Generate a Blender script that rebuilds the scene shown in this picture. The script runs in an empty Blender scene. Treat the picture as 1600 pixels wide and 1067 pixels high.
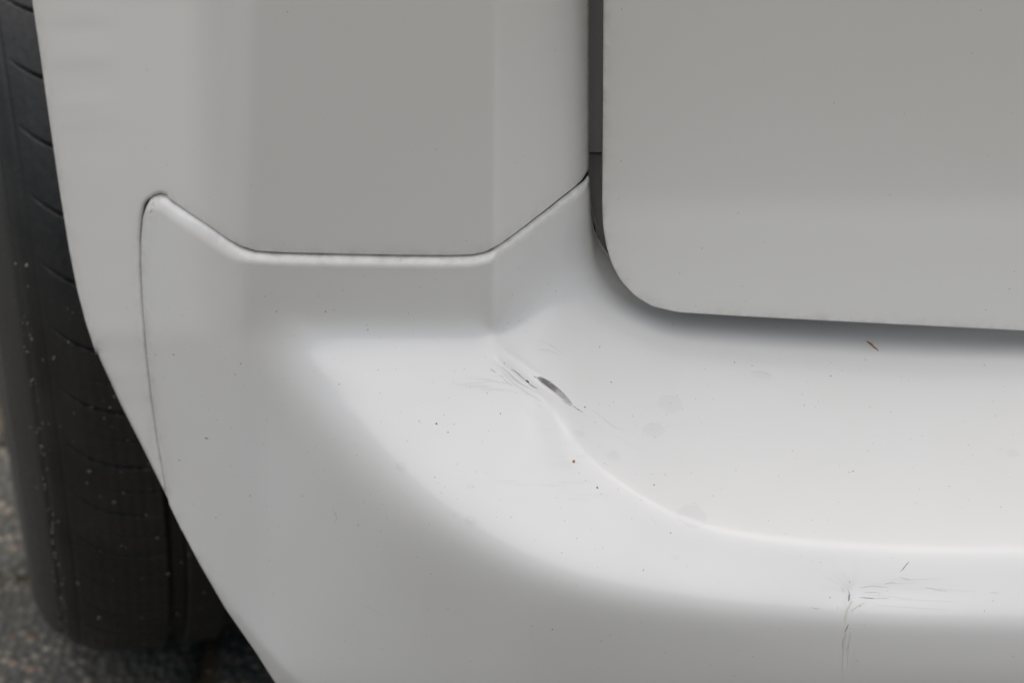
import bpy, math, random
import numpy as np
from mathutils import Vector, Matrix
from mathutils.geometry import delaunay_2d_cdt
random.seed(7); RNG = np.random.default_rng(7)
R = math.radians
sc = bpy.context.scene
COL = sc.collection

# ------------------------------------------------------------------ camera
# world: X to the right across the car's tail, Y forward along the car, Z up, metres, ground at 0
TH = R(33.0)
P0 = np.array([0.0, 0.0, 0.485])                  # the corner crease of the bumper
DIR = np.array([0.0, math.cos(TH), -math.sin(TH)])
UP = np.array([0.0, math.sin(TH), math.cos(TH)])
CAM = P0 - DIR
FPX = 80.0 / 36.0 * 1600
cam = bpy.data.cameras.new('camera'); camo = bpy.data.objects.new('camera', cam)
COL.objects.link(camo); sc.camera = camo
cam.lens = 80; cam.sensor_width = 36; cam.clip_start = 0.05; cam.clip_end = 500
camo.location = Vector(CAM); camo.rotation_euler = (math.pi / 2 - TH, 0, 0)
cam.dof.use_dof = True; cam.dof.focus_distance = 0.96; cam.dof.aperture_fstop = 11

# ------------------------------------------------------------------ light
SUN_EL, SUN_AZ = R(80), R(348)                    # azimuth clockwise from +Y
w = bpy.data.worlds.new('World'); sc.world = w; w.use_nodes = True
nt = w.node_tree
sky = nt.nodes.new('ShaderNodeTexSky'); sky.sky_type = 'NISHITA'; sky.sun_disc = False
sky.sun_elevation = SUN_EL; sky.sun_rotation = SUN_AZ
sky.dust_density = 2.5; sky.air_density = 1.0; sky.ozone_density = 0.6
bg = nt.nodes['Background']; bg.inputs['Strength'].default_value = 0.055
hs = nt.nodes.new('ShaderNodeHueSaturation'); hs.inputs['Saturation'].default_value = .95     # overcast: the blue is washed out
nt.links.new(sky.outputs[0], hs.inputs['Color']); nt.links.new(hs.outputs[0], bg.inputs[0])
sun = bpy.data.lights.new('sun', 'SUN'); suno = bpy.data.objects.new('sun', sun); COL.objects.link(suno)
sun.energy = 2.2; sun.angle = R(128); sun.color = (1, .985, .965)
sd = Vector((math.sin(SUN_AZ) * math.cos(SUN_EL), math.cos(SUN_AZ) * math.cos(SUN_EL), math.sin(SUN_EL)))
suno.rotation_euler = sd.to_track_quat('Z', 'Y').to_euler()
sc.view_settings.view_transform = 'Standard'; sc.view_settings.look = 'None'
sc.view_settings.exposure = 0.42

# ------------------------------------------------------------------ helpers
def link(name, me, mat=None, parent=None, **props):
    o = bpy.data.objects.new(name, me); COL.objects.link(o)
    if mat is not None and me is not None and len(me.materials) == 0: me.materials.append(mat)
    if parent is not None: o.parent = parent
    for k, v in props.items(): o[k] = v
    return o
def mesh(name, verts, faces, smooth=True):
    me = bpy.data.meshes.new(name)
    me.from_pydata([tuple(map(float, v)) for v in verts], [], [tuple(map(int, f)) for f in faces])
    me.validate(); me.update()
    if smooth: me.polygons.foreach_set('use_smooth', [True] * len(me.polygons))
    return me
def bproj(px, py, q):                             # photo point + inverse distance -> place in the world
    px = np.asarray(px, float); py = np.asarray(py, float); q = np.asarray(q, float)
    a = (px - 800) / FPX; b = (533.5 - py) / FPX
    d = DIR[None, :] + b[..., None] * UP[None, :]; d[..., 0] += a
    return CAM + d / q[..., None]
def q_of(px, py, Y):                              # inverse distance of the point that lies at depth Y
    b = (533.5 - np.asarray(py, float)) / FPX
    return (DIR[1] + b * UP[1]) / (np.asarray(Y, float) - CAM[1])
def pchip(x, xp, yp):
    xp = np.asarray(xp, float); yp = np.asarray(yp, float); h = np.diff(xp); s = np.diff(yp) / h
    m = np.zeros_like(yp); m[0] = s[0]; m[-1] = s[-1]
    for i in range(1, len(xp) - 1):
        if s[i-1] * s[i] > 0:
            w1 = 2*h[i] + h[i-1]; w2 = h[i] + 2*h[i-1]; m[i] = (w1+w2) / (w1/s[i-1] + w2/s[i])
    x = np.clip(x, xp[0], xp[-1]); i = np.clip(np.searchsorted(xp, x) - 1, 0, len(h) - 1)
    t = (x - xp[i]) / h[i]
    return ((2*t**3-3*t**2+1)*yp[i] + (t**3-2*t**2+t)*h[i]*m[i] + (-2*t**3+3*t**2)*yp[i+1] + (t**3-t**2)*h[i]*m[i+1])

# ------------------------------------------------------------------ the body skin as one measured surface
GS = 2.0; GX = np.arange(-300, 2300, GS); GY = np.arange(-700, 1600, GS)
def body_field():
    x = GX
    left = [(-300,.26),(50,.128),(130,.094),(200,.068),(260,.047),(320,.0285),(362,.0162),(384,.0125),(410,.0118),(500,.0095),(640,.0045),(770,.0)]
    P = pchip(x, *zip(*left))
    P = np.where(x > 770, np.interp(x, [770, 920, 960, 1040, 2300], [0, .045, .058, .070, .070]), P)
    y2 = pchip(x, [-300, 760, 780, 850, 930, 1000, 2300], [520, 520, 516, 472, 436, 425, 425])
    tl = np.clip((x-772)/110, 0, 1); lf = np.clip((400-x)/110, 0, 1); lf = lf*lf*(3-2*lf)
    Y1 = P + .002 + .003*tl + .034*lf; Y0 = P + .010 + .005*tl + .05*lf
    y5 = np.full_like(x, 1067.)
    Y5 = pchip(x, [-300,50,130,230,300,426,500,600,700,800,1000,1200,1600,2300],
               [.205,.108,.078,.0375,.0135,-.016,-.031,-.052,-.068,-.085,-.105,-.117,-.1255,-.1215])
    y4 = pchip(x, [-300,400,440,475,510,560,620,700,800,900,1000,1200,1400,1600,2300],
               [540,540,560,598,640,700,760,820,875,912,935,958,970,975,985])
    Y4r = pchip(x, [430,440,510,560,620,700,800,900,1000,1200,1600,2300],
                [.008,.005,-.018,-.036,-.053,-.070,-.086,-.098,-.105,-.114,-.121,-.118])
    Y4l = P + (Y5 - P) * (y4 - 520) / 547
    k = np.clip((x - 400) / 60, 0, 1); k = k*k*(3-2*k)
    Y4 = Y4l * (1-k) + Y4r * k
    cx = [780,830,880,930,1000,1100,1200,1300,1400,1600,2300]
    y3r = pchip(x, cx, [565,612,668,724,775,822,842,853,859,862,864])
    Y3r = pchip(x, cx, [-.0105,-.0215,-.040,-.0545,-.0695,-.083,-.0905,-.0945,-.0965,-.099,-.098])
    y3 = np.where(x < 780, y2 + .13 * (y4 - y2), y3r); Y3 = np.where(x < 780, P + .13 * (Y4 - P), Y3r)
    Y6 = Y5 + .022; y6 = np.full_like(x, 1600.)
    ys = np.stack([np.full_like(x, -700.), np.zeros_like(x), y2, y3, y4, y5, y6])
    Ys = np.stack([Y0, Y1, P, Y3, Y4, Y5, Y6])
    Q = np.empty((len(GY), len(GX)))
    for j in range(len(x)):
        Q[:, j] = np.interp(GY, ys[:, j], q_of(x[j], ys[:, j], Ys[:, j]))
    X2, Y2g = np.meshgrid(GX, GY)
    # how softly each feature is rounded (px)
    sg = np.full_like(Q, 9.)
    def mixin(sg, wt, s): wt = np.clip(wt, 0, 1); return sg * (1-wt) + s * wt
    gau = lambda d, s: np.exp(-(d/s)**2)
    sg = mixin(sg, np.clip((Y2g-560)/60, 0, 1)*np.clip((X2-400)/60, 0, 1), 30)
    sg = mixin(sg, gau(X2-375, 60), 10)
    root = gau(Y2g-520, 45) * np.clip((X2-380)/60, 0, 1) * np.clip((790-X2)/40, 0, 1)
    sg = mixin(sg, root, 20)
    sho = gau(Y2g - y4[None, :], 90) * np.clip((X2-380)/60, 0, 1)
    sg = mixin(sg, sho, np.interp(X2, [400, 560, 900, 1300], [30, 40, 30, 19]))
    scoop = gau(X2-940, 130) * gau(Y2g-480, 110)
    sg = mixin(sg, scoop * 1.3, 42)
    crest = 1.4*gau(Y2g - y3[None, :], 70) * (X2 > 770) * np.clip((X2-760)/30, 0, 1)
    sg = mixin(sg, crest, np.interp(X2, [780, 900, 1200, 1600], [12, 11, 12, 14]))
    cr = gau(X2-771, 16) * np.clip((575-Y2g)/40, 0, 1)
    sg = mixin(sg, cr, np.interp(Y2g, [0, 400, 560], [4, 5, 7]))
    def blur(A, s):
        n = int(math.ceil(3*s/GS)); k = np.exp(-.5*(np.arange(-n, n+1)*GS/s)**2); k /= k.sum()
        L = A.shape; f = lambda B: np.stack([np.convolve(np.pad(r, n, mode='reflect', reflect_type='odd'), k, 'valid') for r in B])
        return f(f(A).T).T
    lev = [3, 6, 12, 24, 48]; B = [blur(Q, s) for s in lev]
    l = np.clip(np.log2(sg/3.), 0, 3.999); i = l.astype(int); fr = l - i
    B = np.stack(B); I, J = np.indices(Q.shape)
    Qs = B[i, I, J]*(1-fr) + B[i+1, I, J]*fr
    # dents and other relief, all in metres towards the viewer
    dm = np.zeros_like(Q)
    # sharp welt along the crest
    t = (X2-780)/820; nz = .5+.5*np.sin(X2*.11+1.3*np.sin(X2*.037))
    dm += .00016*np.exp(-((Y2g-y3[None, :])/(6+nz*2))**2)*(.7+.6*nz) * np.interp(X2, [790, 860, 1060, 1250], [0, 1.1, .9, .2])
    # crushed ridges beside the tear
    def ridge(p, q_, wd, h, tap=1.0):
        p = np.array(p, float); q_ = np.array(q_, float); v = q_-p; L2 = v@v
        s = ((X2-p[0])*v[0] + (Y2g-p[1])*v[1]) / L2
        dd = np.abs((X2-p[0])*v[1] - (Y2g-p[1])*v[0]) / math.sqrt(L2)
        return h*np.exp(-(dd/wd)**2) * np.exp(-(np.abs(s-.5)*2*tap)**6)
    dm += ridge((776, 556), (880, 655), 9, .0003)
    dm += ridge((786, 545), (850, 592), 5, .00035)
    dm -= ridge((800, 572), (905, 645), 9, .0004)
    for k_ in range(5): dm += ridge((779+k_*3, 566+k_*4), (838+k_*5, 606+k_*6), 2.2, .0002)
    dm += ridge((772, 560), (812, 592), 5, .0005)
    # pushed in fold at the right
    dm -= ridge((1327, 925), (1321, 1040), 6, .00055)
    dm += ridge((1339, 930), (1332, 1040), 8, .0003)
    dm += ridge((1316, 880), (1330, 935), 8, .0002)
    dm -= .0006*np.exp(-((X2-1400)/90)**2-((Y2g-925)/18)**2)
    # ripples shaped into the wing to imitate reflected bands beside the wheel arch
    win = np.exp(-((X2-(118+Y2g*.09))/52)**4) * (Y2g < 720)
    dm += win*(.00026*np.sin(Y2g*.075+1.6*np.sin(Y2g*.013)) + .00006*np.sin(Y2g*.19+X2*.02))*np.clip(.45+.55*np.sin(Y2g*.011+.5), .2, 1)
    # chamfered flange along the wheel side of the bumper
    LW = np.array([(264, 789), (282, 827), (309, 879), (351, 952), (399, 1021), (428, 1067), (500, 1160), (600, 1270), (760, 1380)], float)
    a_, b_ = np.searchsorted(GX, [240, 760]); c_, d_ = np.searchsorted(GY, [840, 1420])
    sx_ = X2[c_:d_, a_:b_]; sy_ = Y2g[c_:d_, a_:b_]; dd = np.full(sx_.shape, 1e9)
    for (p, q_) in zip(LW[:-1], LW[1:]):
        v = q_-p; t_ = np.clip(((sx_-p[0])*v[0]+(sy_-p[1])*v[1])/(v@v), 0, 1)
        dd = np.minimum(dd, np.hypot(sx_-p[0]-t_*v[0], sy_-p[1]-t_*v[1]))
    wd_ = np.interp(sy_, [865, 900, 950, 1010, 1067, 1200], [0, 4, 10, 17, 30, 50])
    e_ = wd_-dd; e_ = .5*(e_+np.sqrt(e_*e_+9))
    dm[c_:d_, a_:b_] -= (e_ - .5*(np.sqrt(400.**2+9)-400))*.00028*1.0*(wd_ > 0)
    # long gentle waviness of moulded plastic
    dm += .00012*np.sin(X2*.021+Y2g*.006)*np.sin(Y2g*.017+1) * (Y2g > 540)
    return Qs + dm*Qs*Qs/1.0*.9
QB = body_field()
def samp(F, px, py):
    px = np.asarray(px, float); py = np.asarray(py, float)
    u = np.clip((px-GX[0])/GS, 0, len(GX)-1.001); v = np.clip((py-GY[0])/GS, 0, len(GY)-1.001)
    i = u.astype(int); j = v.astype(int); a = u-i; b = v-j
    return (F[j, i]*(1-a)*(1-b) + F[j, i+1]*a*(1-b) + F[j+1, i]*(1-a)*b + F[j+1, i+1]*a*b)
def body_pt(px, py, off=0.0):                     # off: metres into the car
    q = samp(QB, px, py)
    if np.ndim(off) == 0 and off < 0: return bproj(px, py, 1/(1/q + off))
    p = bproj(px, py, q); p[..., 1] += off; return p
def gate_pt(px, py, off=0.0):
    px = np.asarray(px, float); py = np.asarray(py, float)
    Y = pchip(px, [900, 943, 1000, 1200, 1600, 2300], [.037, .0345, .032, .025, .018, .018])
    Y = Y + pchip(py, [-700, -300, 0, 230, 300, 380, 540], [.005, .0045, .004, .0035, .003, -.001, -.0095])
    p = bproj(px, py, q_of(px, py, Y)); p[..., 1] += off; return p

def resample(pts, step, smooth=0):
    P = np.array(pts, float); d = np.r_[0, np.cumsum(np.hypot(*np.diff(P, axis=0).T))]
    n = max(2, int(d[-1]/step)); s = np.linspace(0, d[-1], n+1)
    Q = np.stack([np.interp(s, d, P[:, 0]), np.interp(s, d, P[:, 1])], 1)
    for _ in range(smooth): Q[1:-1] = .25*Q[:-2] + .5*Q[1:-1] + .25*Q[2:]
    return Q
def seg_dist(P, O):                               # distance of points P to closed outline O
    out = np.full(len(P), 1e9); A = O; B = np.roll(O, -1, 0); V = B-A; L = (V**2).sum(1)+1e-12
    for c in range(0, len(P), 4000):
        p = P[c:c+4000, None, :]; t = np.clip(((p-A)*V).sum(2)/L, 0, 1)
        out[c:c+4000] = np.sqrt((((A+t[..., None]*V)-p)**2).sum(2).min(1))
    return out
def inside(P, O):
    x, y = P[:, 0], P[:, 1]; r = np.zeros(len(P), bool)
    for (x0, y0), (x1, y1) in zip(O, np.roll(O, -1, 0)):
        if y0 == y1: continue
        c = ((y0 > y) != (y1 > y)); r ^= c & (x < (x1-x0)*(y-y0)/(y1-y0)+x0)
    return r
def panel(name, outline, surf, rad, mat, parent, off=0., depth=.018, grid=7, extra=None, KR=.00028, **props):
    """closed sheet over an outline, its rim rolled in with radius rad(x,y) px, then returned depth metres inwards"""
    O = np.array(outline, float)
    area = .5*np.sum(O[:, 0]*np.roll(O[:, 1], -1)-np.roll(O[:, 0], -1)*O[:, 1])
    if area < 0: O = O[::-1].copy()
    T = np.roll(O, -1, 0)-np.roll(O, 1, 0); T /= np.hypot(*T.T)[:, None]+1e-12
    N = np.stack([-T[:, 1], T[:, 0]], 1)          # inward
    rr = rad(O[:, 0], O[:, 1])
    pts = [O]
    for f in (.04, .12, .24, .4, .6, .8, 1.0, 1.25):
        q = O + N*(rr*f)[:, None]; dd = seg_dist(q, O)
        pts.append(q[(dd > rr*f*.9) & inside(q, O)])
    x0, y0 = O.min(0); x1, y1 = O.max(0)
    def axis(a, b, lo, hi):
        s = [a]; 
        while s[-1] < b: s.append(s[-1] + (grid if lo-30 < s[-1] < hi+30 else 26))
        return np.array(s)
    gx, gy = np.meshgrid(axis(x0, x1, 0, 1600), axis(y0, y1, 0, 1067)); G = np.stack([gx.ravel(), gy.ravel()], 1)
    G += RNG.uniform(-.5, .5, G.shape)
    G = G[inside(G, O)]; G = G[seg_dist(G, O) > rad(G[:, 0], G[:, 1])*1.25+2.2]
    pts.append(G)
    if extra is not None:
        E = extra; E = E[inside(E, O)]; E = E[seg_dist(E, O) > rad(E[:, 0], E[:, 1])*1.3+1]; pts.append(E)
    A = np.concatenate(pts); n = len(O)
    V, E, F, *_ = delaunay_2d_cdt([Vector(p) for p in A], [(i, (i+1) % n) for i in range(n)], [], 1, 1e-4)
    V = np.array([tuple(v) for v in V])
    d = seg_dist(V, O); r = np.maximum(rad(V[:, 0], V[:, 1]), .5)
    u = np.clip(1-d/r, 0, 1); rm = r*KR
    dy = rm*(1-np.sqrt(np.maximum(1-u*u, 0)))
    W = surf(V[:, 0], V[:, 1], off); W[:, 1] += dy
    rim = surf(O[:, 0], O[:, 1], off); rim[:, 1] += np.maximum(rr, .5)*KR
    # find the vertices that carry the outline
    key = {(round(float(v[0]), 2), round(float(v[1]), 2)): i for i, v in enumerate(V)}
    idx = [key.get((round(float(p[0]), 2), round(float(p[1]), 2))) for p in O]
    if any(i is None for i in idx): idx = [int(np.argmin(((V-p)**2).sum(1))) for p in O]
    base = len(W); back = W[idx].copy(); cen = W.mean(0)
    back[:, 1] += depth; W2 = np.concatenate([W, back]); F = [tuple(f) for f in F]
    for k in range(n):
        a, b = idx[k], idx[(k+1) % n]
        if a != b: F.append((a, b, base+(k+1) % n, base+k))
    me = mesh(name, W2, F)
    # winding: faces should look towards -Y
    at = me.attributes.new('grime', 'FLOAT', 'POINT')
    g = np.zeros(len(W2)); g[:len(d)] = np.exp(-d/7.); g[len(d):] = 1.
    at.data.foreach_set('value', g)
    me.flip_normals() if sum(p.normal.y for p in list(me.polygons)[:len(F)-n:50]) > 0 else None
    return link(name, me, mat, parent, **props)

# ------------------------------------------------------------------ materials
def newmat(name):
    m = bpy.data.materials.new(name); m.use_nodes = True; t = m.node_tree
    return m, t, t.nodes['Principled BSDF'], t.nodes, t.links
def nmath(t, op, a, b=None, c=None):
    n = t.nodes.new('ShaderNodeMath'); n.operation = op
    for i, v in enumerate((a, b, c)):
        if v is None: continue
        if isinstance(v, (int, float)): n.inputs[i].default_value = v
        else: t.links.new(v, n.inputs[i])
    return n.outputs[0]
def noise(t, scale, detail=3, rough=.5, vec=None, typ=None):
    n = t.nodes.new('ShaderNodeTexNoise'); n.inputs['Scale'].default_value = scale
    n.inputs['Detail'].default_value = detail; n.inputs['Roughness'].default_value = rough
    if vec is not None: t.links.new(vec, n.inputs['Vector'])
    return n
def ramp(t, fac, stops):
    n = t.nodes.new('ShaderNodeValToRGB'); t.links.new(fac, n.inputs[0])
    e = n.color_ramp.elements
    while len(e) < len(stops): e.new(.5)
    for el, (p, c) in zip(e, stops): el.position = p; el.color = (*c, 1) if len(c) == 3 else c
    return n.outputs[0]
def mix(t, fac, a, b, typ='MIX'):
    n = t.nodes.new('ShaderNodeMix'); n.data_type = 'RGBA'; n.blend_type = typ
    for s, v in ((n.inputs[0], fac), (n.inputs[6], a), (n.inputs[7], b)):
        if isinstance(v, (int, float)): s.default_value = v
        elif isinstance(v, tuple): s.default_value = (*v, 1)
        else: t.links.new(v, s)
    return n.outputs[2]
def bump(t, h, dist, strength=1., prev=None):
    n = t.nodes.new('ShaderNodeBump'); n.inputs['Distance'].default_value = dist; n.inputs['Strength'].default_value = strength
    t.links.new(h, n.inputs['Height'])
    if prev is not None: t.links.new(prev, n.inputs['Normal'])
    return n.outputs[0]
def plain(name, col, rough=.6, metal=0., coat=0.):
    m, t, b, n, l = newmat(name)
    b.inputs['Base Color'].default_value = (*col, 1); b.inputs['Roughness'].default_value = rough
    b.inputs['Metallic'].default_value = metal; b.inputs['Coat Weight'].default_value = coat
    return m
def paint(name, tint=(.80, .80, .785), stain=.35):
    m, t, b, n, l = newmat(name)
    tc = n.new('ShaderNodeTexCoord').outputs['Object']
    big = noise(t, 9, 4, .55, tc); film = noise(t, 55, 5, .65, tc); fine = noise(t, 900, 2, .5, tc)
    dirt = nmath(t, 'MULTIPLY', ramp(t, big.outputs['Fac'], [(.42, (0, 0, 0)), (.72, (1, 1, 1))]), nmath(t, 'MULTIPLY', film.outputs['Fac'], stain*.35))
    c = mix(t, dirt, tint, (.62, .58, .48))
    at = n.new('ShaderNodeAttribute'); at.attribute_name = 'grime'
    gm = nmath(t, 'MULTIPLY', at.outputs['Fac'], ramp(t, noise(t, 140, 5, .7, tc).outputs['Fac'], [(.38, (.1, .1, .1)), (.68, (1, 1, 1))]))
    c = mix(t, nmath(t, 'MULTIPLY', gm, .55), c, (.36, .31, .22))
    # minute fallout specks
    vo = n.new('ShaderNodeTexVoronoi'); vo.inputs['Scale'].default_value = 240; l.new(tc, vo.inputs['Vector'])
    sp = nmath(t, 'LESS_THAN', vo.outputs['Distance'], .085)
    pick = nmath(t, 'GREATER_THAN', nmath(t, 'FRACT', nmath(t, 'MULTIPLY', vo.outputs['Color'], 7.31)), .93)
    c = mix(t, nmath(t, 'MULTIPLY', nmath(t, 'MULTIPLY', sp, pick), .45), c, (.30, .25, .20))
    l.new(c, b.inputs['Base Color'])
    b.inputs['Roughness'].default_value = .42
    b.inputs['Coat Weight'].default_value = 1.; b.inputs['Coat IOR'].default_value = 1.5
    cr = nmath(t, 'MULTIPLY_ADD', film.outputs['Fac'], .12, .14); l.new(cr, b.inputs['Coat Roughness'])
    b.inputs['Specular IOR Level'].default_value = .3
    peel = noise(t, 320, 2, .5, tc)
    l.new(bump(t, peel.outputs['Fac'], .00006), b.inputs['Coat Normal'])
    return m
M_bump = paint('white_bumper_paint', (.805, .787, .750), .75)
M_body = paint('white_body_paint', (.805, .785, .735), .25)
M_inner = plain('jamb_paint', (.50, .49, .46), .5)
M_backing = plain('backing_grey', (.16, .16, .15), .7)
M_black = plain('black_plastic', (.02, .02, .02), .7)

# ------------------------------------------------------------------ the car
OFFB = .0034
car = link('car', None, label='white car with a cracked and dented rear bumper corner standing on the paving', category='car')

seam_left = [(263, 786), (256, 748), (246, 690), (237, 625), (229, 555), (223, 480), (220, 420), (219.5, 375), (222, 344), (228, 324), (238, 312.5), (250, 311)]
seam_top = [(250, 311), (262, 315), (285, 330), (320, 354), (352, 377), (375, 390), (400, 397.5), (440, 400), (520, 402), (620, 404), (700, 404.5), (738, 403.5), (760, 399), (785, 386), (820, 360), (860, 329), (895, 301), (912, 288), (919, 277)]
seam = resample(seam_left, 4, 2).tolist() + resample(seam_top, 2.6, 3).tolist()[1:]
seam = np.array(seam)
def offs(P, d):                                   # sideways offset of an open line
    d = np.asarray(d(P[:, 0], P[:, 1]) if callable(d) else d)*np.ones(len(P)); d = d[:, None]
    T = np.gradient(P, axis=0); T /= np.hypot(*T.T)[:, None]; return P + np.stack([-T[:, 1], T[:, 0]], 1)*d
arch = resample([(10, -700), (18, -400), (34, -150), (49, 0), (61, 80), (75, 180), (91, 290), (107, 390), (120, 455), (133, 505), (152, 562), (186, 636), (222, 706), (254, 768), (262, 784)], 5, 2)
# quarter panel
qs = offs(seam, lambda x, y: -np.where((x < 240) | (y > 420), np.interp(y, [318, 345], [.8, -1.2]), np.interp(x, [240, 250, 275, 300, 380], [1.6, 3.6, 3.2, 2.8, 4.0])))
fend = resample([(920.5, 268), (921, 200), (921.5, 0), (922, -700)], 5)
topq = resample([(922, -700), (10, -700)], 20)
qp_out = np.concatenate([arch[:-1], qs[1:-1], fend[:-1], topq[1:-1]])
def rq(x, y):
    r = np.full_like(x, 3.0)
    r = np.where((x < 262) & (x > 150) & (y > 280) & (y < 790), np.interp(y, [290, 340, 500, 700, 790], [11, 12, 11, 9, 5]), r)
    r = np.where((x > 880) & (y < 290), 5, r)
    return r
panel('quarter_panel', qp_out, body_pt, rq, M_body, car, 0., .016, 7, None, .00048)
# bumper
bs = offs(seam, lambda x, y: np.where((x < 240) | (y > 420), np.interp(y, [318, 345], [1., .08]), np.interp(x, [240, 300, 400, 760, 800], [2, 2.2, 3.6, 3.6, 2.4])))
low = resample([(264, 789), (282, 827), (309, 879), (351, 952), (399, 1021), (428, 1067), (500, 1160), (600, 1270), (760, 1380), (1000, 1430), (2200, 1440)], 6, 2)
right = resample([(2200, 1440), (2200, 480)], 25)
under = resample([(2200, 480), (1200, 478), (1090, 480), (1055, 476), (1018, 467), (990, 454), (968, 437), (950, 417), (937, 395), (929, 371), (925, 345), (923, 315), (921, 284)], 6, 1)
bp_out = np.concatenate([bs[::-1][1:-1], low[:-1], right[:-1], under])
def rb(x, y):
    r = np.full_like(x, 3.5)
    r = np.where((y < 440) & (x < 925), np.interp(x, [240, 270, 360, 400, 700, 780, 900], [17, 20, 18, 12, 11, 11, 10]), r)
    r = np.where((x < 236) & (y < 440), np.interp(y, [312, 330, 400], [15, 7, 4]), r)
    r = np.where((x < 300) & (y >= 400) & (y < 830), 2.2, r)
    r = np.where((y >= 830) & (x < 900), np.interp(y, [830, 900, 1000, 1067, 1200], [3, 3.5, 4, 4, 5]), r)
    r = np.where((x > 915) & (y < 520) & (y > 300), np.interp(x, [925, 935, 1000, 1060], [10, 26, 34, 10])*np.interp(y, [290, 400], [.35, 1]), r)
    return r
ex = []
gx, gy = np.meshgrid(np.arange(765, 900, 2.), np.arange(545, 660, 2.)); ex.append(np.stack([gx.ravel()+.7, gy.ravel()+.4], 1))
gx, gy = np.meshgrid(np.arange(1290, 1370, 3.), np.arange(860, 1067, 3.)); ex.append(np.stack([gx.ravel()+.7, gy.ravel()+.4], 1))
for xx in np.arange(930, 1600, 5.):
    yc = float(pchip(np.array([xx]), [780,830,880,930,1000,1100,1200,1300,1400,1600,2300], [565,612,668,724,775,822,842,853,859,862,864])[0])
    ex.append(np.array([(xx+.3, yc+k*3.1) for k in range(-4, 5)]))
bumper = panel('bumper', bp_out, body_pt, rb, M_bump, car, -OFFB, .016, 6, np.concatenate(ex), .00046,
               label='white rear bumper with a split crease and star cracks')
# tailgate
g_edge = resample([(943, -700), (943, 0), (942, 200), (941, 320), (942.5, 355), (947, 385), (956, 414), (970, 440), (990, 462), (1018, 480), (1060, 489.5), (1150, 495), (1300, 503), (1450, 510.5), (1600, 518), (1900, 532), (2200, 545)], 5, 3)
gt = resample([(2200, 545), (2200, -700), (943, -700)], 25)
panel('tailgate', np.concatenate([g_edge[:-1], gt[:-1]]), gate_pt, lambda x, y: np.full_like(x, 4.), M_body, car, 0., .016, 8)
# jamb pieces seen through the shut line
def strip(name, x0, x1, y0, y1, Y, mat, turn=.004):
    vs = []; fs = []
    for k, (x, dY) in enumerate(((x0, 0), (x1, 0), (x1, turn), (x1, .03), (x0, .03))): pass
    ys = np.linspace(y0, y1, 12); prof = [(x0, .02), (x0, .003), (x0+3, 0), (x1-3, 0), (x1, .003), (x1, .02)]
    for y in ys:
        for (x, d) in prof:
            p = bproj(np.array([x]), np.array([y]), q_of(x, y, Y+d))[0]; vs.append(p)
    m = len(prof)
    for j in range(len(ys)-1):
        for i in range(m-1): fs.append((j*m+i, j*m+i+1, (j+1)*m+i+1, (j+1)*m+i))
    top = [len(vs)-m+i for i in range(m)]; fs.append(tuple(top)); fs.append(tuple(range(m-1, -1, -1)))
    return link(name, mesh(name, vs, fs, False), mat, car)
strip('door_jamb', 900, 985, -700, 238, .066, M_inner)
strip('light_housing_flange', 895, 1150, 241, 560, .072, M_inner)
# backing sheet added behind the skins to stop light leaks
bx = np.arange(40, 2200, 40.); by = np.arange(-700, 1440, 40.); vs = []; fs = []; ok = {}
for j, y in enumerate(by):
    for i, x in enumerate(bx):
        if inside(np.array([[x-25, y]]), np.concatenate([arch, low, [(2240, 1440), (2240, -700)]]))[0]:
            ok[(i, j)] = len(vs); vs.append(body_pt(np.array([x]), np.array([y]), .058)[0])
for (i, j) in ok:
    q = [(i, j), (i+1, j), (i+1, j+1), (i, j+1)]
    if all(k in ok for k in q): fs.append([ok[k] for k in q])
link('light_block_sheet', mesh('light_block_sheet', vs, fs), M_backing, car)
vs = []; fs = []; n_ = 0  # unseen lid added to shut the sun out from behind the tailgate
for x in np.arange(20, 2240, 60.):
    xx = np.array([x]); a = (body_pt if x < 930 else gate_pt)(xx, np.array([-695.]), .004)[0]; b_ = body_pt(xx, np.array([-695.]), .11)[0]
    vs += [a, b_]
for k in range(len(vs)//2-1): fs.append((2*k, 2*k+1, 2*k+3, 2*k+2))
link('light_block_lid', mesh('light_block_lid', vs, fs), M_backing, car)
# floor pan and liner that keep the light off the wheel's inner side
def box(x0, x1, y0, y1, z0, z1, b=.004):
    import bmesh
    bm = bmesh.new(); bmesh.ops.create_cube(bm, size=1)
    for v in bm.verts: v.co = Vector(((x0+x1)/2+v.co.x*(x1-x0), (y0+y1)/2+v.co.y*(y1-y0), (z0+z1)/2+v.co.z*(z1-z0)))
    bmesh.ops.bevel(bm, geom=bm.edges[:], offset=b, segments=2, affect='EDGES')
    me = bpy.data.meshes.new('box'); bm.to_mesh(me); bm.free(); return me
link('floor_pan', box(-.02, 1.0, .02, 1.6, .20, .24), M_black, car)

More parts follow.
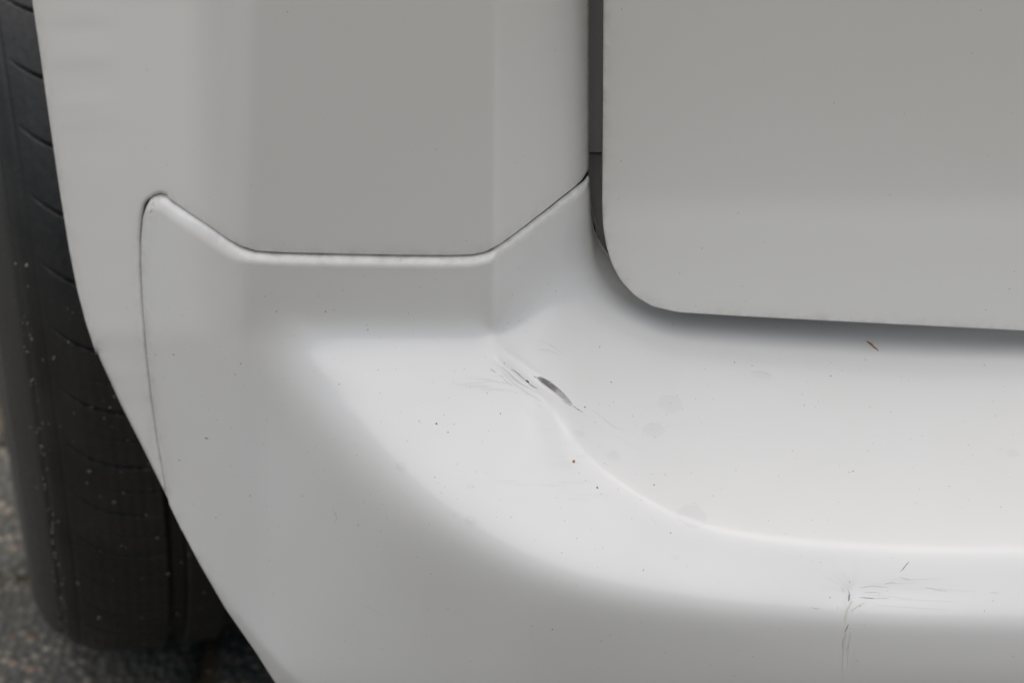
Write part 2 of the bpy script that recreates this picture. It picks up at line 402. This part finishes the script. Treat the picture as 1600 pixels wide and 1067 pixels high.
# ------------------------------------------------------------------ wheel
AX = np.array([-.2325, .489, .320])                 # wheel centre; local x runs towards the car's middle
TR = .320
wheel = link('wheel', None, None, car); wheel.location = Vector(AX)
def tyre_mesh():
    prof = [(-.100, .205), (-.112, .213), (-.124, .232), (-.132, .250), (-.1345, .262), (-.1338, .275), (-.130, .287), (-.1235, .297), (-.115, .3045), (-.105, .3100), (-.093, .3148), (-.078, .3180), (-.060, .3195), (-.03, TR), (.03, TR), (.07, .3195), (.10, .316), (.12, .305), (.133, .282), (.134, .26), (.125, .23), (.10, .205)]
    P = np.array(prof); d = np.r_[0, np.cumsum(np.hypot(*np.diff(P, axis=0).T))]
    s = [0.]
    while s[-1] < d[-1]:
        x = np.interp(s[-1], d, P[:, 0]); s.append(s[-1] + (.0009 if -.134 < x < .03 and np.interp(s[-1], d, P[:, 1]) > .28 else .004))
    s = np.array(s[:-1]+[d[-1]])
    X = pchip(s, d, P[:, 0]); Rr = pchip(s, d, P[:, 1])
    n = np.stack([np.gradient(Rr, s), -np.gradient(X, s)], 1); n /= np.hypot(*n.T)[:, None]   # points inwards
    # phi: 0 = straight back (-Y), positive downwards
    ph = np.r_[np.arange(-60, 95, .15), np.arange(95, 300.5, 1.)]
    PH, XX = np.meshgrid(ph, X, indexing='ij'); RR = np.broadcast_to(Rr, PH.shape)
    dep = np.zeros_like(PH)
    sm = lambda v, w, e: 1/(1+np.exp((np.abs(v)-w)/e))
    for gxx in (-.044, -.008, .029, .069): dep += .0068*sm(XX-gxx, .0052, .0005)
    dep += .0016*sm(XX+.1185, .0008, .0003)*(RR > .29)
    dep += .0009*sm(XX+.108, .0006, .0003)*(RR > .29)
    # curved cross cuts of the outer rib
    pit = 6.5; u = (XX+.106)/.043                  # 0..1 across the cut
    for kk, (lo, hi, shift, dp, wd) in enumerate(((.0, 1.25, 0., .0036, .13), (.35, 1.5, 4.3, .0016, .07)   )):
        line = 4.4*(1-np.exp(-2.2*np.clip(u, 0, 2)))
        v = (PH-line-shift*.76+pit*50) % pit; v = np.minimum(v, pit-v)
        fade = np.clip((u-lo)/.35, 0, 1)*np.clip((hi-u)/.2, 0, 1)
        dep += dp*fade*sm(v, wd*(.5+.5*np.clip(u, 0, 1)), .035)*(RR > .285)
    # little squares where stones worry the rubber, wear
    dep += .00025*np.sin(XX*900+np.sin(PH*3)*.6)*(XX > -.1)*(XX < -.035)*.4
    PX = XX + n[None, :, 0]*dep; PR = RR + n[None, :, 1]*dep*np.sign(1)
    PX = np.where(PX < -.03, -.03+(PX+.03)*.905, PX)
    a = np.radians(PH)
    V = np.stack([PX, -PR*np.cos(a), -PR*np.sin(a)], 2)
    # squash where it carries the car
    z = V[..., 2]; lim = -TR+.004; V[..., 2] = np.where(z < lim, lim + (z-lim)*.0, z)
    nph, nx = PH.shape; I = np.arange(nph*nx).reshape(nph, nx)
    F = np.stack([I[:-1, :-1], I[:-1, 1:], I[1:, 1:], I[1:, :-1]], -1).reshape(-1, 4)
    me = bpy.data.meshes.new('tyre'); me.vertices.add(nph*nx); me.vertices.foreach_set('co', V.reshape(-1))
    me.loops.add(F.size); me.loops.foreach_set('vertex_index', F.reshape(-1).astype(np.int32))
    me.polygons.add(len(F)); me.polygons.foreach_set('loop_start', np.arange(0, F.size, 4, dtype=np.int32))
    me.update(calc_edges=True); me.validate(); me.polygons.foreach_set('use_smooth', [True]*len(me.polygons))
    return me
def rubber():
    m, t, b, n, l = newmat('tyre_rubber')
    tc = n.new('ShaderNodeTexCoord').outputs['Object']
    a = noise(t, 30, 5, .6, tc); f = noise(t, 260, 4, .7, tc)
    c = ramp(t, a.outputs['Fac'], [(.3, (.012, .0116, .0108)), (.7, (.028, .0268, .024))])
    c = mix(t, ramp(t, f.outputs['Fac'], [(.6, (0, 0, 0)), (.85, (.5, .5, .5))]), c, (.075, .067, .052))
    sx = n.new('ShaderNodeSeparateXYZ'); l.new(tc, sx.inputs[0])
    side = ramp(t, nmath(t, 'MULTIPLY_ADD', sx.outputs[0], -60., -6.3), [(.0, (0, 0, 0)), (.55, (1, 1, 1))])
    c = mix(t, nmath(t, 'MULTIPLY', side, .38), c, (.105, .103, .094))
    l.new(c, b.inputs['Base Color']); b.inputs['Roughness'].default_value = .5
    l.new(ramp(t, f.outputs['Fac'], [(.3, (.38,)*3), (.8, (.62,)*3)]), b.inputs['Roughness'])
    l.new(bump(t, f.outputs['Fac'], .0004, .6), b.inputs['Normal'])
    return m
M_rub = rubber()
AX[2] = TR-.004; wheel.location = Vector(AX); wheel.rotation_euler = (0, 0, R(15.8))
tm = tyre_mesh(); tm.materials.append(M_rub)
o = link('tyre', tm, None, wheel)
def lathe(prof, n=64):
    vs = []; fs = []; m = len(prof)
    for k in range(n):
        a = 2*math.pi*k/n
        for (x, r) in prof: vs.append((x, r*math.cos(a), r*math.sin(a)))
    for k in range(n):
        for i in range(m-1): fs.append((k*m+i, k*m+i+1, ((k+1) % n)*m+i+1, ((k+1) % n)*m+i))
    return vs, fs
vs, fs = lathe([(-.100, .212), (-.108, .216), (-.110, .210), (-.100, .204), (-.06, .195), (.05, .19), (.10, .205), (.10, .214)])
for k in range(5):
    a0 = 2*math.pi*k/5
    for (r0, w0, r1, w1) in ((.03, .03, .2, .022),):
        b = len(vs)
        for x in (-.098, -.075):
            for (r, w_) in ((r0, w0), (r1, w1)):
                for s in (-1, 1):
                    vs.append((x, r*math.cos(a0)-s*w_*math.sin(a0), r*math.sin(a0)+s*w_*math.cos(a0)))
        for f in ((0, 1, 3, 2), (4, 6, 7, 5), (0, 4, 5, 1), (2, 3, 7, 6), (0, 2, 6, 4), (1, 5, 7, 3)): fs.append(tuple(b+i for i in f))
link('rim', mesh('rim', vs, fs), plain('alloy', (.55, .55, .56), .3, 1.), wheel)
# arch liner round the upper half of the wheel
vs = []; fs = []; nn = 40; xs = [.0, .05, .12, .18]
for k in range(nn+1):
    a = R(-62 - 118*k/nn + 100)                    # from low behind the wheel over the top
    a = math.pi/2 + R(25) + (-R(50)-math.pi*1.0)*k/nn*-1
    for x in xs: vs.append((AX[0]+x, AX[1]+.372*math.cos(a), AX[2]+.372*math.sin(a)))
vs = []
for k in range(nn+1):
    e = R(150 - 150*k/nn)                          # elevation sweep 150 deg (behind, above) -> 0 (front)
    e = R(116 - 116*k/nn)
    for x in xs: vs.append((AX[0]+x-.23*.372*math.cos(e), AX[1]+.372*math.cos(e), AX[2]+.372*math.sin(e)))
for k in range(nn):
    for i in range(len(xs)-1): fs.append((k*4+i, k*4+i+1, (k+1)*4+i+1, (k+1)*4+i))
link('arch_liner', mesh('arch_liner', vs, fs), M_black, car)

# grit caught on the tyre
def pebble(r, cx, cy, cz, vs, fs, sq=(1, 1, 1)):
    b = len(vs); base = [(1,0,0),(-1,0,0),(0,1,0),(0,-1,0),(0,0,1),(0,0,-1),(.6,.6,.6),(-.6,.6,-.55),(.55,-.6,-.6),(-.6,-.6,.6)]
    import bmesh
    k = RNG.uniform(.72, 1.15, 12)
    g = (1+5**.5)/2; ico = [(-1,g,0),(1,g,0),(-1,-g,0),(1,-g,0),(0,-1,g),(0,1,g),(0,-1,-g),(0,1,-g),(g,0,-1),(g,0,1),(-g,0,-1),(-g,0,1)]
    ff = [(0,11,5),(0,5,1),(0,1,7),(0,7,10),(0,10,11),(1,5,9),(5,11,4),(11,10,2),(10,7,6),(7,1,8),(3,9,4),(3,4,2),(3,2,6),(3,6,8),(3,8,9),(4,9,5),(2,4,11),(6,2,10),(8,6,7),(9,8,1)]
    for i, (x, y, z) in enumerate(ico): vs.append((cx+x*r*k[i]/1.9*sq[0], cy+y*r*k[i]/1.9*sq[1], cz+z*r*k[i]/1.9*sq[2]))
    for f in ff: fs.append(tuple(b+i for i in f))
def tyre_pt(xl, phd):
    r = float(np.interp(xl, [-.1345, -.1338, -.130, -.1235, -.115, -.105, -.093, -.078, -.06, -.03], [.262, .275, .287, .297, .3045, .310, .3148, .318, .3195, .32]))
    a = R(phd); xl = -.03+(xl+.03)*.905 if xl < -.03 else xl; return (xl, -r*math.cos(a), -r*math.sin(a))
def grit(name, n, mat, seed, xr, rr):
    rg = np.random.default_rng(seed); vs = []; fs = []
    for _ in range(n):
        x = rg.uniform(*xr) if rg.random() < .6 else rg.normal(-.1185, .0015)
        p = tyre_pt(x, rg.uniform(-20, 82)); pebble(rg.uniform(*rr)*(1 if rg.random() < .9 else 1.8), *p, vs, fs)
    link(name, mesh(name, vs, fs, False), mat, wheel, kind='stuff')
grit('pale_grit', 200, plain('grit_pale', (.42, .38, .30), .8), 3, (-.128, -.02), (.00025, .00065))
grit('rust_grit', 14, plain('grit_rust', (.20, .09, .05), .8), 4, (-.125, -.035), (.0003, .0007))
grit('dark_grit', 90, plain('grit_grey', (.12, .11, .09), .8), 5, (-.130, -.02), (.0004, .0012))

# ------------------------------------------------------------------ ground
def aggregate(name, base, seed):
    m, t, b, n, l = newmat(name)
    tc = n.new('ShaderNodeTexCoord').outputs['Object']
    info = n.new('ShaderNodeObjectInfo')
    mp = n.new('ShaderNodeVectorMath'); mp.operation = 'MULTIPLY_ADD'; l.new(info.outputs['Random'], mp.inputs[0]); mp.inputs[1].default_value = (3.1, 5.7, 0); l.new(tc, mp.inputs[2])
    v = mp.outputs[0]
    w1 = noise(t, 160, 3, .6, v)
    vv = n.new('ShaderNodeVectorMath'); vv.operation = 'MULTIPLY_ADD'; l.new(w1.outputs['Color'], vv.inputs[0]); vv.inputs[1].default_value = (.003,)*3; l.new(v, vv.inputs[2])
    vo = n.new('ShaderNodeTexVoronoi'); vo.inputs['Scale'].default_value = 150; l.new(vv.outputs[0], vo.inputs['Vector'])
    sep = n.new('ShaderNodeSeparateColor'); l.new(vo.outputs['Color'], sep.inputs[0])
    stone = ramp(t, sep.outputs[0], [(0, (.055, .056, .055)), (.35, (.10, .10, .095)), (.6, (.16, .155, .145)), (.8, (.24, .21, .16)), (.93, (.34, .31, .27)), (1, (.28, .15, .09))])
    mort = mix(t, noise(t, 300, 4, .7, v).outputs['Fac'], (.05, .048, .044), (.12, .115, .10))
    edge = ramp(t, vo.outputs['Distance'], [(.38, (0, 0, 0)), (.62, (1, 1, 1))])
    c = mix(t, edge, stone, mort)
    c = mix(t, ramp(t, noise(t, 14, 4, .6, v).outputs['Fac'], [(.45, (0, 0, 0)), (.8, (.6, .6, .6))]), c, (.07, .068, .05))
    c = mix(t, .12, c, base)
    c = mix(t, 1., c, ramp(t, info.outputs['Random'], [(0, (.75, .74, .72)), (.6, (1.05, 1.03, 1.)), (.8, (1.9, 1.8, 1.65)), (1, (.6, .6, .6))]), 'MULTIPLY')
    l.new(c, b.inputs['Base Color']); b.inputs['Roughness'].default_value = .8
    hgt = nmath(t, 'SUBTRACT', 1., vo.outputs['Distance'])
    l.new(bump(t, noise(t, 700, 3, .6, v).outputs['Fac'], .0006, .6, bump(t, hgt, .0035, .9)), b.inputs['Normal'])
    return m
M_pave = aggregate('exposed_aggregate', (.16, .155, .14), 1)
M_soil = plain('joint_soil', (.07, .062, .045), .95)
M_ground = plain('far_ground', (.20, .19, .17), .9)
g = link('ground', mesh('ground', [(-60, -60, -.012), (60, -60, -.012), (60, 60, -.012), (-60, 60, -.012)], [(0, 1, 2, 3)], False), None, None, kind='structure', label='wide paved yard surface under the car')
m, t, b, n, l = newmat('yard_ground'); tc = n.new('ShaderNodeTexCoord').outputs['Object']
l.new(ramp(t, noise(t, 40, 6, .7, tc).outputs['Fac'], [(.3, (.10, .080, .046)), (.7, (.20, .155, .088))]), b.inputs['Base Color']); b.inputs['Roughness'].default_value = .9
g.data.materials.append(m)
def ground_at(px, py):
    b_ = (533.5-py)/FPX; d = DIR + b_*UP; d = d.copy(); d[0] += (px-800)/FPX
    return CAM + d*(-CAM[2]/d[2])
J = ground_at(20, 892)
pave = link('pavement', None, kind='structure', label='grey paving stones of exposed aggregate beside and under the tyre')
PW, PD, JG = .200, .165, .007
def stone_mesh(seed):
    rg = np.random.default_rng(seed); nx, ny = 34, 28; vs = []; fs = []
    for j in range(ny+1):
        for i in range(nx+1):
            x = -(PW-JG)/2 + (PW-JG)*i/nx; y = -(PD-JG)/2+(PD-JG)*j/ny
            e = min(i, nx-i, (j), (ny-j))
            z = {0: -.012, 1: -.0035, 2: -.0008}.get(e, 0.) + rg.normal(0, .00035 if e else 0)
            if e == 0: x *= .99; y *= .99
            vs.append((x+rg.normal(0, .0005), y+rg.normal(0, .0005), z-.0005))
    for j in range(ny):
        for i in range(nx): a = j*(nx+1)+i; fs.append((a, a+1, a+nx+2, a+nx+1))
    me = mesh('paving_stone', vs, fs); me.materials.append(M_pave); return me
SM = [stone_mesh(s) for s in range(4)]
for row in range(-8, 12):
    for c_ in range(-9, 4):
        o = link('paving_stone', SM[(row*3+c_*5) % 4], None, pave)
        o.location = (J[0]-.05+(c_+(.5 if row % 2 else 0))*PW, J[1]+PD/2+row*PD+.0, random.uniform(-.0012, .0008))
        o.rotation_euler = (random.uniform(-.006, .006), random.uniform(-.006, .006), random.uniform(-.01, .01) + (math.pi if random.random() < .5 else 0))
# joint filling: grit and moss
def filler(name, n, mat, r, seed, zz, jit):
    rg = np.random.default_rng(seed); vs = []; fs = []
    for _ in range(n):
        row = rg.integers(-4, 8); x = J[0]+rg.uniform(-.22, .35); y = J[1]+row*PD+rg.normal(0, jit)
        if rg.random() < .25:
            c_ = rg.integers(-1, 3); x = J[0]-.05+(c_+(.5 if row % 2 else 0)+.5)*PW+rg.normal(0, jit); y = J[1]+row*PD+rg.uniform(0, PD)
        pebble(rg.uniform(*r), x, y, zz+rg.uniform(-.002, .001), vs, fs, (1, 1, .7))
    return link(name, mesh(name, vs, fs, False), mat, pave, kind='stuff')
filler('joint_grit', 1500, plain('grit_sand', (.30, .25, .17), .9), (.0008, .0024), 11, -.004, .0035)
filler('joint_gravel', 700, plain('grit_dark', (.13, .125, .11), .9), (.001, .003), 12, -.003, .005)
filler('moss', 1200, plain('moss_green', (.07, .10, .02), 1.), (.0008, .002), 13, -.003, .003)

# ------------------------------------------------------------------ marks on the bumper
def lay(px, py, lift=.00006):
    return body_pt(np.atleast_1d(px), np.atleast_1d(py), -OFFB-lift)
def crack_mesh(lines):
    vs = []; fs = []
    for L in lines:
        w0 = L[0]*.85; P = resample(L[1], 2.5, 1); n = len(P); T = np.gradient(P, axis=0); T /= np.hypot(*T.T)[:, None]+1e-9
        P = P + RNG.normal(0, .22, P.shape); N = np.stack([-T[:, 1], T[:, 0]], 1)
        s = np.linspace(0, 1, n); wd = w0*.5*np.clip(np.sin(s*math.pi)**.5, .12, 1)*RNG.uniform(.7, 1.2, n)
        b = len(vs)
        for i in range(n):
            for sg in (-1, 1):
                q = P[i]+N[i]*wd[i]*sg; vs.append(lay(q[0], q[1])[0])
        for i in range(n-1): fs.append((b+2*i, b+2*i+1, b+2*i+3, b+2*i+2))
    return mesh('c', vs, fs)
M_ck = plain('crack_shade_dark', (.20, .19, .175), .8); M_ckm = plain('crack_mid', (.52, .51, .495), .7); M_ckl = plain('crack_faint', (.77, .772, .76), .6)
M_ckb = plain('crack_brown', (.68, .65, .57), .7)
dark = [(1.0, [(837, 588.5), (842, 588.3), (848, 589.8), (858, 595), (866, 601)]), (.9, [(878, 625), (886, 630.5), (892, 634)]), (1.3, [(798.5, 576), (808, 582), (815, 589), (822, 594)]), (1.5, [(820, 593), (828, 600), (834, 604), (840, 607)]), (1.0, [(766, 576), (770, 579), (775, 582)]),  # first stroke is shadow, painted dark along the tear's upper edge
        (1.0, [(833, 587), (840, 591)]), (1.2, [(895, 633), (904, 640), (911, 645)]),
        (1.2, [(1343, 933), (1355, 933.5), (1368, 934.5)]), (1.3, [(1407, 893), (1414, 885), (1421, 876)]), (1.1, [(1327, 906), (1328.5, 912)]),
        (1.5, [(1326, 974), (1323, 981), (1320, 988)]), (1.0, [(1325, 922), (1328, 926), (1326, 931)])]
mid = [(.9, [(785, 573), (796, 583), (808, 596), (825, 605), (842, 616)]), (.9, [(781, 585), (790, 595), (802, 604)]), (.9, [(784, 580), (800, 597), (822, 613), (848, 628)]),
       (.9, [(1344, 918), (1362, 915), (1388, 917)]), (.8, [(1383, 911), (1394, 909), (1401, 911)]), (.8, [(1350, 925), (1368, 925), (1376, 926)]), (.8, [(1368, 934.5), (1382, 934), (1390, 935)]),
       (.8, [(1405, 901), (1416, 904), (1424, 906)]), (.8, [(1446, 917), (1462, 921), (1482, 924)]), (.8, [(1545, 925), (1562, 926)]),
       (1.0, [(1322, 988), (1317, 1000), (1316, 1015)]), (.9, [(1329, 990), (1326, 1004), (1322, 1018)]), (.8, [(1320, 925), (1314, 917)]), (.8, [(520, 796), (526, 808), (524, 815)]), (.9, [(1268, 948), (1276, 951), (1282, 950)])]
faint = []
for k in range(9):                                # stress lines fanning left of the tear
    y = 588+k*2.6+RNG.uniform(-1, 1); x = RNG.uniform(700, 775)
    faint.append((.7, [(x, y), (x+RNG.uniform(15, 40), y-RNG.uniform(-2, 3)), (x+RNG.uniform(45, 75), y+RNG.uniform(2, 9))]))
for k in range(20):                                # fine wavy crazing on the shoulder
    x = RNG.uniform(760, 930); y = RNG.uniform(640, 790); L_ = RNG.uniform(20, 60)
    if y < 565+(x-780)*1.0+20 and x > 780: continue
    faint.append((.55, [(x, y), (x+L_*.5, y+RNG.uniform(-1, 3)), (x+L_, y+RNG.uniform(-3, 3))]))
for a in (195, 215, 228, 238, 247, 256, 264, 272, 280, 290):
    L_ = RNG.uniform(25, 60); ca, sa = math.cos(R(a)), math.sin(R(a))
    faint.append((.8, [(1328+ca*6, 926+sa*6), (1328+ca*L_*.6+2, 926+sa*L_*.6), (1328+ca*L_, 926+sa*L_+1)]))
for k in range(6):
    x = RNG.uniform(1340, 1440); y = RNG.uniform(903, 948)
    faint.append((.6, [(x, y), (x+30, y+RNG.uniform(-2, 3)), (x+RNG.uniform(45, 130), y+RNG.uniform(-3, 8))]))
faint += [(.9, [(905, 640), (940, 668), (985, 694), (1030, 712)]), (.8, [(1035, 712), (1060, 722), (1075, 731)]), (.8, [(640, 858), (660, 872), (690, 892)]), (.7, [(800, 985), (820, 1000), (845, 1017)])]
brown = [(4.5, [(1331, 938), (1325, 950), (1321, 962), (1320, 972)]), (2.5, [(1352, 940), (1338, 948), (1328, 955)]), (2.0, [(1322, 985), (1318, 1010), (1316, 1035), (1317, 1062)]), (1.4, [(1329, 985), (1325, 1015), (1323, 1050)]), (1.2, [(840, 545), (860, 548), (875, 555)]), (1.2, [(842, 530), (862, 540), (884, 555)]), (1.0, [(925, 640), (940, 650), (955, 664), (972, 672)]), (.9, [(560, 940), (580, 950), (600, 961)])]
for L_ in dark: link('crack_and_shade_line', crack_mesh([L_]), M_ck, bumper)
link('hairline_crack', crack_mesh(mid), M_ckm, bumper, kind='stuff')
link('stress_line', crack_mesh(faint), M_ckl, bumper, kind='stuff')
link('brown_trickle', crack_mesh(brown), M_ckb, bumper, kind='stuff')
# the open tear: grey plastic leaf with a lifted paint rim
up_ = resample([(838, 589), (842, 588.5), (848, 590), (858, 595.5), (869, 604), (880, 613.5), (890, 625), (897, 635.5)], 2, 1)
dn_ = resample([(838, 589), (840.5, 592.5), (846, 598), (856, 605.5), (866, 613), (876, 621), (887, 630), (897, 635.5)], 2, 1)
n = min(len(up_), len(dn_)); up_ = up_[np.linspace(0, len(up_)-1, n).astype(int)]; dn_ = dn_[np.linspace(0, len(dn_)-1, n).astype(int)]
vs = []; fs = []
for i in range(n):
    for k, f in enumerate((0, .25, .5, .75, 1)):
        p = up_[i]*(1-f)+dn_[i]*f + RNG.normal(0, .15, 2); q = lay(p[0], p[1], .00008+.0000*f)[0]; q[2] += (.0002, .0001, 0, 0, 0)[k]; vs.append(q)
for i in range(n-1):
    for k in range(4): a = i*5+k; fs.append((a, a+1, a+6, a+5))
m, t, b, nn_, l = newmat('torn_plastic'); tc = nn_.new('ShaderNodeTexCoord').outputs['Object']
l.new(ramp(t, noise(t, 170, 3, .5, tc).outputs['Fac'], [(.35, (.17, .15, .15)), (.5, (.27, .26, .25)), (.65, (.46, .44, .41))]), b.inputs['Base Color']); b.inputs['Roughness'].default_value = .6
link('paint_tear', mesh('paint_tear', vs, fs), m, bumper, label='grey leaf shaped tear in the paint')
vs = []; fs = []
for L_ in (up_, dn_):
    b0 = len(vs); 
    for i in range(len(L_)):
        p = L_[i]
        for (dx, dy, lf) in ((0, -1.0, .00005), (0, 0, .0003), (0, 1.0, .00009)): vs.append(lay(p[0]+dx, p[1]+dy, lf)[0])
    for i in range(len(L_)-1):
        for k in range(2): a = b0+i*3+k; fs.append((a, a+1, a+4, a+3))
link('paint_edge', mesh('paint_edge', vs, fs), plain('bare_paint_edge', (.74, .73, .70), .6), bumper)
# dark hole on the second split
def blob(px, py, rx, ry, lift, ang=0., nseg=14, dome=.3, irr=.1, surf=lay):
    a0 = R(ang); vs = [surf(px, py, lift+rx*.00028*dome)[0]]; fs = []; rings = (.35, .65, .88, 1.)
    k = RNG.uniform(1-irr, 1+irr, nseg); k = (k+np.roll(k, 1))/2
    for f in rings:
        h = lift + rx*.00028*dome*math.sqrt(max(0, 1-f*f))
        for i in range(nseg):
            a = 2*math.pi*i/nseg; u = rx*f*k[i]*math.cos(a); v = ry*f*k[i]*math.sin(a)
            vs.append(surf(px+u*math.cos(a0)-v*math.sin(a0), py+u*math.sin(a0)+v*math.cos(a0), max(h, lift+rx*.00028*dome*.35) if f < 1 else -.00002)[0])
    for i in range(nseg): fs.append((0, 1+i, 1+(i+1) % nseg))
    for r_ in range(3):
        for i in range(nseg):
            a = 1+r_*nseg+i; c = 1+r_*nseg+(i+1) % nseg; fs.append((a, a+nseg, c+nseg, c))
    a_, b_, c_ = (np.array(vs[k]) for k in (0, 1, 2)); nn = np.cross(b_-a_, c_-a_)
    if nn[1]-nn[2] > 0: fs = [tuple(reversed(f)) for f in fs]
    return vs, fs
vs, fs = blob(824, 595.5, 3.0, 1.3, .00012, 38, dome=.1); link('pit', mesh('pit', vs, fs), plain('pit_dark', (.04, .04, .04), .8), bumper)
vs, fs = blob(1326.5, 933, 1.5, 6.5, .0001, 8, dome=.1, irr=.3); link('paint_chip', mesh('paint_chip', vs, fs), plain('chip_violet_grey', (.33, .32, .37), .7), bumper)
for (x, y, r_) in ((682, 661.5, 1.6), (896.5, 720.5, 2.3), (933, 761, 1.3)):
    vs, fs = blob(x, y, r_, r_, .00006, dome=.5); link('rust_spot', mesh('rust_spot', vs, fs), plain('rust', (.42, .20, .10), .8), bumper)
# dark specks
known = [(432,487),(509,487),(243,554),(271,554),(376,568),(367,585),(324,685),(322,684),(280,719),(337,808),(321,684),(391,774),(788,568),(782,646),(700,675),(655,658),(914,636),(955,597),(937,542),(934,762),(1022,757),(1048,832),(1352,562),(1298,587),(1257,633),(1297,933),(1333,736),(863,983),(560,820),(530,600),(575,515),(1148,566),(1175,571),(1538,570),(1005,890)]
def flipped(vs, fs):
    return vs, [tuple(reversed(f)) for f in fs]
def specks(name, pts, rr, mat, surf, parent):
    vs = []; fs = []
    for (x, y) in pts:
        v, f = blob(x, y, RNG.uniform(*rr), RNG.uniform(*rr), .00002, RNG.uniform(0, 180), nseg=6, dome=.5, irr=.3, surf=surf); b = len(vs); vs += v; fs += [tuple(b+i for i in q) for q in f]
    link(name, mesh(name, vs, fs), mat, parent, kind='stuff')
M_sp = plain('speck_dark', (.07, .06, .05), .8)
specks('dirt_speck', known, (.7, 1.15), M_sp, lay, bumper)
rg = np.random.default_rng(21); fine = []
while len(fine) < 260:
    x, y = rg.uniform(240, 1590), rg.uniform(430, 1060)
    if not inside(np.array([[x, y]]), bp_out)[0] or (x > 920 and y < 560): continue
    if rg.random() < (1. if 430 < y < 860 else .35): fine.append((x, y))
specks('fine_dust', fine, (.35, .75), plain('speck_brown', (.22, .17, .12), .8), lay, bumper)
gl = lambda x, y, lift: gate_pt(np.atleast_1d(x), np.atleast_1d(y), -lift)
specks('gate_speck', [(967, 311), (1165, 470), (1585, 424), (1540, 484)]+[(rg.uniform(960, 1590), rg.uniform(10, 480)) for _ in range(9)], (.4, .9), plain('speck_gate', (.15, .13, .11), .8), gl, car)

# ------------------------------------------------------------------ things lying on the ledge
m, t, b, nn_, l = newmat('twig_bark'); tc = nn_.new('ShaderNodeTexCoord').outputs['Object']
l.new(ramp(t, noise(t, 700, 3, .6, tc).outputs['Fac'], [(.35, (.22, .10, .04)), (.7, (.42, .25, .12))]), b.inputs['Base Color']); b.inputs['Roughness'].default_value = .8
c0 = lay(1362, 539, 0)[0]; path = [(1354, 533), (1358, 535.5), (1362, 538.5), (1366, 542.5), (1370, 545), (1372.5, 548)]; rads = [.5, 1.6, 1.9, 1.5, 1.2, .5]
vs = []; fs = []
for (p, r_) in zip(path, rads):
    c = lay(p[0], p[1], .0004)[0]; T = Vector((.75, -.6, -.1)).normalized(); A = T.cross(Vector((0, 0, 1))).normalized(); B_ = T.cross(A)
    for k in range(8): a = 2*math.pi*k/8; vs.append(np.array(c)+np.array(A*math.cos(a)+B_*math.sin(a))*r_*.00026 - c0)
for j in range(len(path)-1):
    for k in range(8): fs.append((j*8+k, j*8+(k+1) % 8, (j+1)*8+(k+1) % 8, (j+1)*8+k))
fs += [tuple(range(8)), tuple(range(47, 39, -1))]
tw = link('twig', mesh('twig', vs, fs), m, None, label='tiny brown twig lying on the white bumper ledge just below the tailgate', category='twig'); tw.location = Vector(c0)
mw, t, b, nn_, l = newmat('water'); fr = nn_.new('ShaderNodeFresnel'); fr.inputs[0].default_value = 1.33
tr = nn_.new('ShaderNodeBsdfTransparent'); gb = nn_.new('ShaderNodeBsdfGlossy'); gb.inputs['Roughness'].default_value = .03; mx = nn_.new('ShaderNodeMixShader')
gi = nn_.new('ShaderNodeNewGeometry'); l.new(nmath(t, 'MULTIPLY', fr.outputs[0], nmath(t, 'SUBTRACT', 1., gi.outputs['Backfacing'])), mx.inputs[0]); l.new(tr.outputs[0], mx.inputs[1]); l.new(gb.outputs[0], mx.inputs[2]); l.new(mx.outputs[0], nn_['Material Output'].inputs[0]); tr.inputs[0].default_value = (.978, .98, .983, 1)
drops = [(627, 728, 8, 6.5, 'round clear water drop on the broad left shoulder of the bumper'),
         (735, 759, 5.5, 4.5, 'small clear water drop right above another drop on the bumper shoulder'),
         (736, 812, 9, 6, 'flattened clear water drop near the lower edge of the bright bumper shoulder'),
         (1080, 806, 24, 17, 'largest clear water drop, lying across the raised crease of the ledge'),
         (1056, 870, 5, 3.5, 'small clear water drop just below the largest drop'),
         (905, 612+65, 8, 4, 'faint thin water drop beside the lower end of the grey tear'),
         (1046, 632, 19, 15, 'wide thin water drop on the ledge right of the grey tear'),
         (1020, 672, 17, 12, 'thin uneven water drop just below the wide one on the ledge'),
         (1190, 586, 17, 6, 'thin long water drop on the ledge below the tailgate corner'),
         (958, 712, 11, 8, 'dull thin water drop beside the crease below the tear'),
         (1582, 708, 10, 6, 'faint water drop on the ledge at the far right')]
for (x, y, rx, ry, lab) in drops:
    vs, fs = blob(x, y, rx, ry, .00005, RNG.uniform(-10, 25), nseg=24, dome=.65 if rx < 10 else .16, irr=.10 if rx < 10 else .2)
    c = np.array(lay(x, y, 0)[0]); o = link('water_drop', mesh('water_drop', [np.array(v)-c for v in vs], fs), mw, None, label=lab, category='water drop', group='water drops on the bumper'); o.location = Vector(c)
